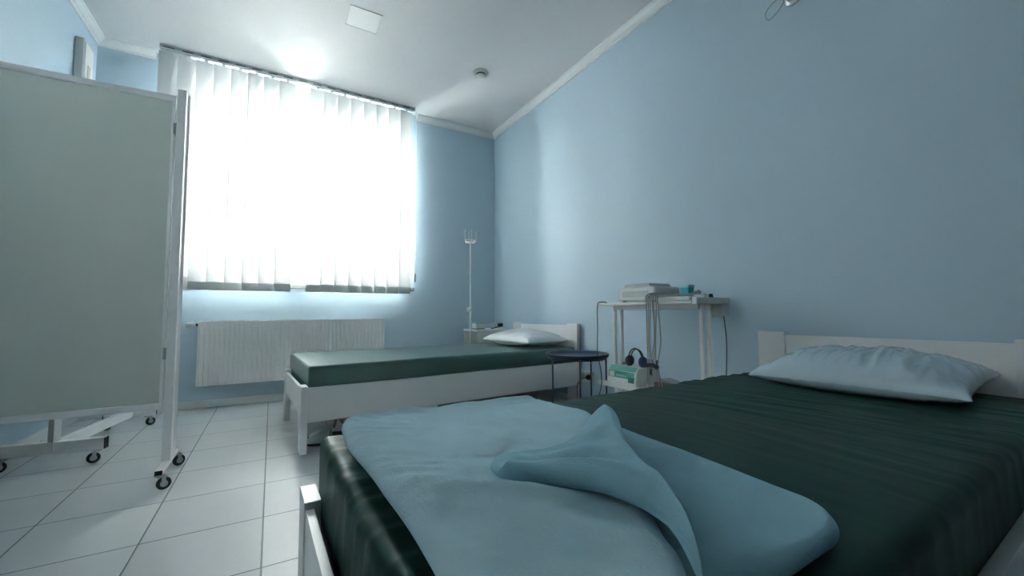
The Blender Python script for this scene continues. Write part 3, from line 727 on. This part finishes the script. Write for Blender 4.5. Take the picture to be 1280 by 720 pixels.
m = MB(); m.box(-.054, .054, -.044, .064, 0, .008); m.build('base', DARK, bt, bevel=.001)
m = MB(); m.box(-.048, .048, -.038, .058, .055, .068); m.build('lid', mat('pale_green_plastic', (.45, .66, .62), .4), bt, bevel=.003)
vs_ = thing('tubing', 'white curved tubing with a black mouthpiece on the bedside cabinet', 'tubing', (1.98, 3.86, cz+.001))
m = MB(); m.tube([(-.05, 0, .030), (0, .0, .055), (.04, -.01, .062), (.075, -.03, .040), (.085, -.04, .02)], .010, 10); m.build('hose', LGREY, vs_, smooth=True)
m = MB(); m.tube([(.085, -.04, .035), (.11, -.05, .04), (.135, -.06, .042)], .020, 12); m.build('mouthpiece', BLACKP, vs_, smooth=True)
m = MB(); m.tube([(-.0, -.05, .007), (.03, -.055, .010), (.06, -.05, .015), (.09, -.045, .025)], .006, 8); m.build('black_lead', BLACKP, vs_, smooth=True)

iv = thing('drip_stand', 'slim white drip stand with upright prongs beside the far bed', 'drip stand', (1.675, 3.66, 0))
m = MB(); m.tube([(0, 0, .06), (0, 0, .80)], .009, 12, smooth=False); m.build('lower_pole', METALW, iv, smooth=True)
m = MB(); m.tube([(0, 0, .78), (0, 0, 1.46)], .0062, 12, smooth=False); m.build('upper_pole', METALW, iv, smooth=True)
m = MB(); m.lathe([(.010, -.02), (.015, -.018), (.015, .018), (.010, .022)], (0, 0, .79), 16); kn = m.build('clamp_collar', LGREY, iv, smooth=True)
m = MB(); m.lathe([(0, .008), (.014, .010), (.021, .018), (.021, .032), (.012, .038), (0, .039)], n=16, mtx=Matrix.Rotation(-PI/2, 4, 'Y'), c=(0, -.008, .79)); m.build('clamp_knob', WHITE, kn, smooth=True)
m = MB()
ring = [(.045*math.cos(k*PI/10), .045*math.sin(k*PI/10), 1.475) for k in range(20)]; m.tube(ring, .005, 8, smooth=False, closed=True)
ring = [(.045*math.cos(k*PI/10), .045*math.sin(k*PI/10), 1.452) for k in range(20)]; m.tube(ring, .005, 8, smooth=False, closed=True)
m.tube([(-.045, 0, 1.46), (.045, 0, 1.46)], .006, 8, smooth=False); m.tube([(0, -.045, 1.46), (0, .045, 1.46)], .006, 8, smooth=False)
m.build('bottle_holder', METALW, iv, smooth=True)
for k, (x, y) in enumerate(((-.058, .0), (.0, -.03), (.058, -.01), (.01, .055))):
    m = MB(); m.tube([(x*.7, y*.7, 1.458), (x, y, 1.47), (x, y, 1.52), (x, y, 1.575 if k != 2 else 1.56)], .0030, 7); m.build('prong', METALW, iv, smooth=True)
    m = MB(); m.lathe([(.004, 0), (.010, .002), (.010, .012), (.004, .016)], (x*.85, y*.85, 1.458), 10); m.build('holder_ring', METALW, iv, smooth=True)
for k in range(5):
    a = 2*PI*k/5+.3; c, s = math.cos(a), math.sin(a)
    m = MB(); m.tube([(0, 0, .075), (.10*c, .10*s, .065), (.20*c, .20*s, .05)] if k in (0, 2, 3) else [(0, 0, .075), (.08*c, .08*s, .065), (.14*c, .14*s, .05)], .009, 8); lg = m.build('leg', METALW, iv, smooth=True)
    r_ = .20 if k in (0, 2, 3) else .14
    m = MB(); m.lathe([(0, -.009), (.018, -.009), (.024, -.005), (.024, .005), (.018, .009), (0, .009)], n=18, mtx=Matrix.Rotation(PI/2, 4, 'X'), c=(r_*c, r_*s, .024)); m.build('caster', BLACK, lg, smooth=True)

# ------------------------------------------------------------------ folding screen
sc = thing('folding_screen', 'tall white cloth folding screen on casters at the left', 'folding screen', (0, 0, 0))
def caster(parent, x, y, rz, ztop=.075):
    T = Matrix.Translation((x, y, 0)) @ Matrix.Rotation(rz, 4, 'Z')
    m = MB(); m.box(-.016, .016, -.014, .014, .060, ztop, T); m.box(.006, .022, -.013, -.010, .018, .064, T); m.box(.006, .022, .010, .013, .018, .064, T); m.box(-.008, .024, -.014, .014, .056, .062, T)
    c = m.build('caster', STEEL, parent, bevel=.001)
    m = MB(); m.lathe([(0, -.008), (.016, -.008), (.024, -.007), (.0265, -.003), (.0265, .003), (.024, .007), (.016, .008), (0, .008)], n=28, mtx=Matrix.Translation((x, y, 0)) @ Matrix.Rotation(rz, 4, 'Z') @ Matrix.Translation((.016, 0, .0268)) @ Matrix.Rotation(PI/2, 4, 'X')); w = m.build('wheel', BLACK, c, smooth=True)
    m = MB(); m.lathe([(0, -.0095), (.014, -.0095), (.014, .0095), (0, .0095)], n=20, mtx=Matrix.Translation((x, y, 0)) @ Matrix.Rotation(rz, 4, 'Z') @ Matrix.Translation((.016, 0, .0268)) @ Matrix.Rotation(PI/2, 4, 'X')); m.build('hub', GREYP, w)
def post(x, y, rz, zb=.085, zt=1.845, w=.034):
    T = Matrix.Translation((x, y, 0)) @ Matrix.Rotation(rz, 4, 'Z')
    m = MB(); m.box(-w/2, w/2, -w/2, w/2, zb, zt, T); return m.build('post', METALW, sc, bevel=.002)
def panel(a, b, nm='screen_panel', inset=.018):
    a = Vector(a); b = Vector(b); L = (b-a).length; rz = math.atan2(b.y-a.y, b.x-a.x)
    T = Matrix.Translation((a.x, a.y, 0)) @ Matrix.Rotation(rz, 4, 'Z')
    m = MB(); x0, x1, z0, z1 = inset+.006, L-inset-.006, .322, 1.808
    m.box(x0, x1, -.013, .013, z1-.028, z1, T); m.box(x0, x1, -.013, .013, z0, z0+.028, T)
    m.box(x0, x0+.012, -.012, .012, z0+.028, z1-.028, T); m.box(x1-.012, x1, -.012, .012, z0+.028, z1-.028, T)
    f = m.build('panel_frame', METALW, sc, bevel=.002)
    m = MB(); m.add([T @ Vector(v) for v in ((x0+.008, 0, z0+.02), (x1-.008, 0, z0+.02), (x1-.008, 0, z1-.02), (x0+.008, 0, z1-.02))], [(0, 1, 2, 3)]); m.build('panel_cloth', SCRCLOTH, f)
    m = MB()
    for zz in (.55, 1.62): m.box(L-inset-.010, L-inset+.002, -.018, .018, zz, zz+.055, T)
    m.build('hinge', STEEL, f, bevel=.001)
def foot(x, y, rz, L, h=.03, z=.066, w=.03):
    T = Matrix.Translation((x, y, 0)) @ Matrix.Rotation(rz, 4, 'Z')
    m = MB(); m.box(-L/2, L/2, -w/2, w/2, z, z+h, T); f = m.build('foot_bar', METALW, sc, bevel=.002)
    m = MB()
    for s in (-1, 1): m.box(s*L/2-.004 if s > 0 else s*L/2-.004, s*L/2+.004, -w/2+.001, w/2-.001, z+.001, z+h-.001, T)
    m.build('end_cap', BLACK, f)
    return T
P1 = (-.402, 2.475); P0 = (-1.10, 2.487); P2 = (-.925, 2.965); P3 = (-.80, 3.70)
post(*P1, 0); post(*P0, 0); post(*P2, math.radians(-35)); post(*P3, 0)
panel(P0, P1); 
PH = (-.395, 2.515); post(*PH, math.radians(-38), w=.026)
panel(P2, PH); panel(P2, P3)
T = foot(-.402, 2.49, PI/2, .34, h=.02, z=.068, w=.028); caster(sc, -.402, 2.335, math.radians(20), .069); caster(sc, -.398, 2.655, math.radians(35), .069)
foot(-1.10, 2.49, PI/2, .34, h=.02, z=.068, w=.028); caster(sc, -1.10, 2.335, .3, .069); caster(sc, -1.10, 2.64, .6, .069)
foot(P2[0], P2[1]-.0, math.radians(-8), .40, h=.058, z=.068, w=.04); caster(sc, -.755, 2.94, 3.4, .069); caster(sc, -1.10, 2.99, 3.6, .069)
foot(-.80, 3.70, math.radians(8), .26, h=.03, z=.068, w=.03); caster(sc, -.715, 3.715, .5, .069); caster(sc, -.90, 3.685, 2.8, .069)
T = Matrix.Translation((P2[0], P2[1], 0)) @ Matrix.Rotation(math.atan2(P3[1]-P2[1], P3[0]-P2[0]), 4, 'Z')
m = MB(); m.box(.02, .73, -.018, .018, .075, .125, T); m.build('base_beam', METALW, sc, bevel=.002)

# ------------------------------------------------------------------ things under the far bed
def slipper(label, x, y, rz, z=0):
    t = thing('slipper', label, 'slipper', (x, y, z), rz)
    out = []; N = 20
    def ol(s, t_): return None
    pts = []
    for k in range(28):
        a = 2*PI*k/28; xx = .125*math.cos(a); w = .044*(1+.18*math.cos(a))*math.sin(a); pts.append((xx, w))
    m = MB(); m.extrude(pts, lambda p, q: (p, q, 0), lambda p, q: (p, q, .014)); m.build('sole', SOLE, t, bevel=.003)
    m = MB(); vs = []; fs = []; NA, NB_ = 12, 14
    for i in range(NA+1):
        xx = -.01+.128*i/NA; hw = .046*(math.sqrt(max(.02, 1-max(0, (xx-.02)/.105)**2.4))); hh = .058*(1-.55*(i/NA)**1.5)*math.sqrt(max(.05, 1-(i/NA)**5))
        for j in range(NB_+1):
            a = PI*j/NB_; vs.append((xx, hw*math.cos(a), .013+hh*math.sin(a)))
    for i in range(NA):
        for j in range(NB_):
            q = i*(NB_+1)+j; fs.append((q, q+1, q+NB_+2, q+NB_+1))
    m.add(vs, fs); o = m.build('upper', SHOEW, t, smooth=True); s = o.modifiers.new('solid', 'SOLIDIFY'); s.thickness = .004
    return t
slipper('pale slipper with a dark sole under the far bed, nearer the aisle', .30, 2.66, math.radians(168))
slipper('pale slipper lying behind the nearer slipper under the far bed', .33, 2.80, math.radians(176))
def bag_fn(p, n):
    q = p.copy(); d = .018*nz(p.x*9, p.y*9, p.z*9)+.006*(1-abs(nz(p.x*24, p.y*24, p.z*20))*2.5)
    return q+n*d
m = rounded_block(.42, .66, 2.80, 3.05, .015, .145, .035, 40, 40, 24, bag_fn)
bg_ = m.build('cloth_bag', BEIGE, None, smooth=True, weld=True); tag(bg_, 'crumpled beige cloth bag on the floor under the far bed', 'bag')
m = MB(); m.tube([(.44, 2.86, .13), (.40, 2.84, .165), (.38, 2.86, .11), (.36, 2.88, .03)], .008, 8); m.build('strap', BEIGE, bg_, smooth=True)
cbx = thing('carton', 'brown carton stored under the head end of the far bed', 'box', (1.50, 2.93, 0), FAR_RZ)
m = MB(); m.box(-.36, .36, -.17, .17, .002, .20); m.build('body', TAUPE, cbx, bevel=.003)
m = MB(); m.box(-.37, .37, -.18, .18, .175, .215); m.build('lid', TAUPE, cbx, bevel=.003)
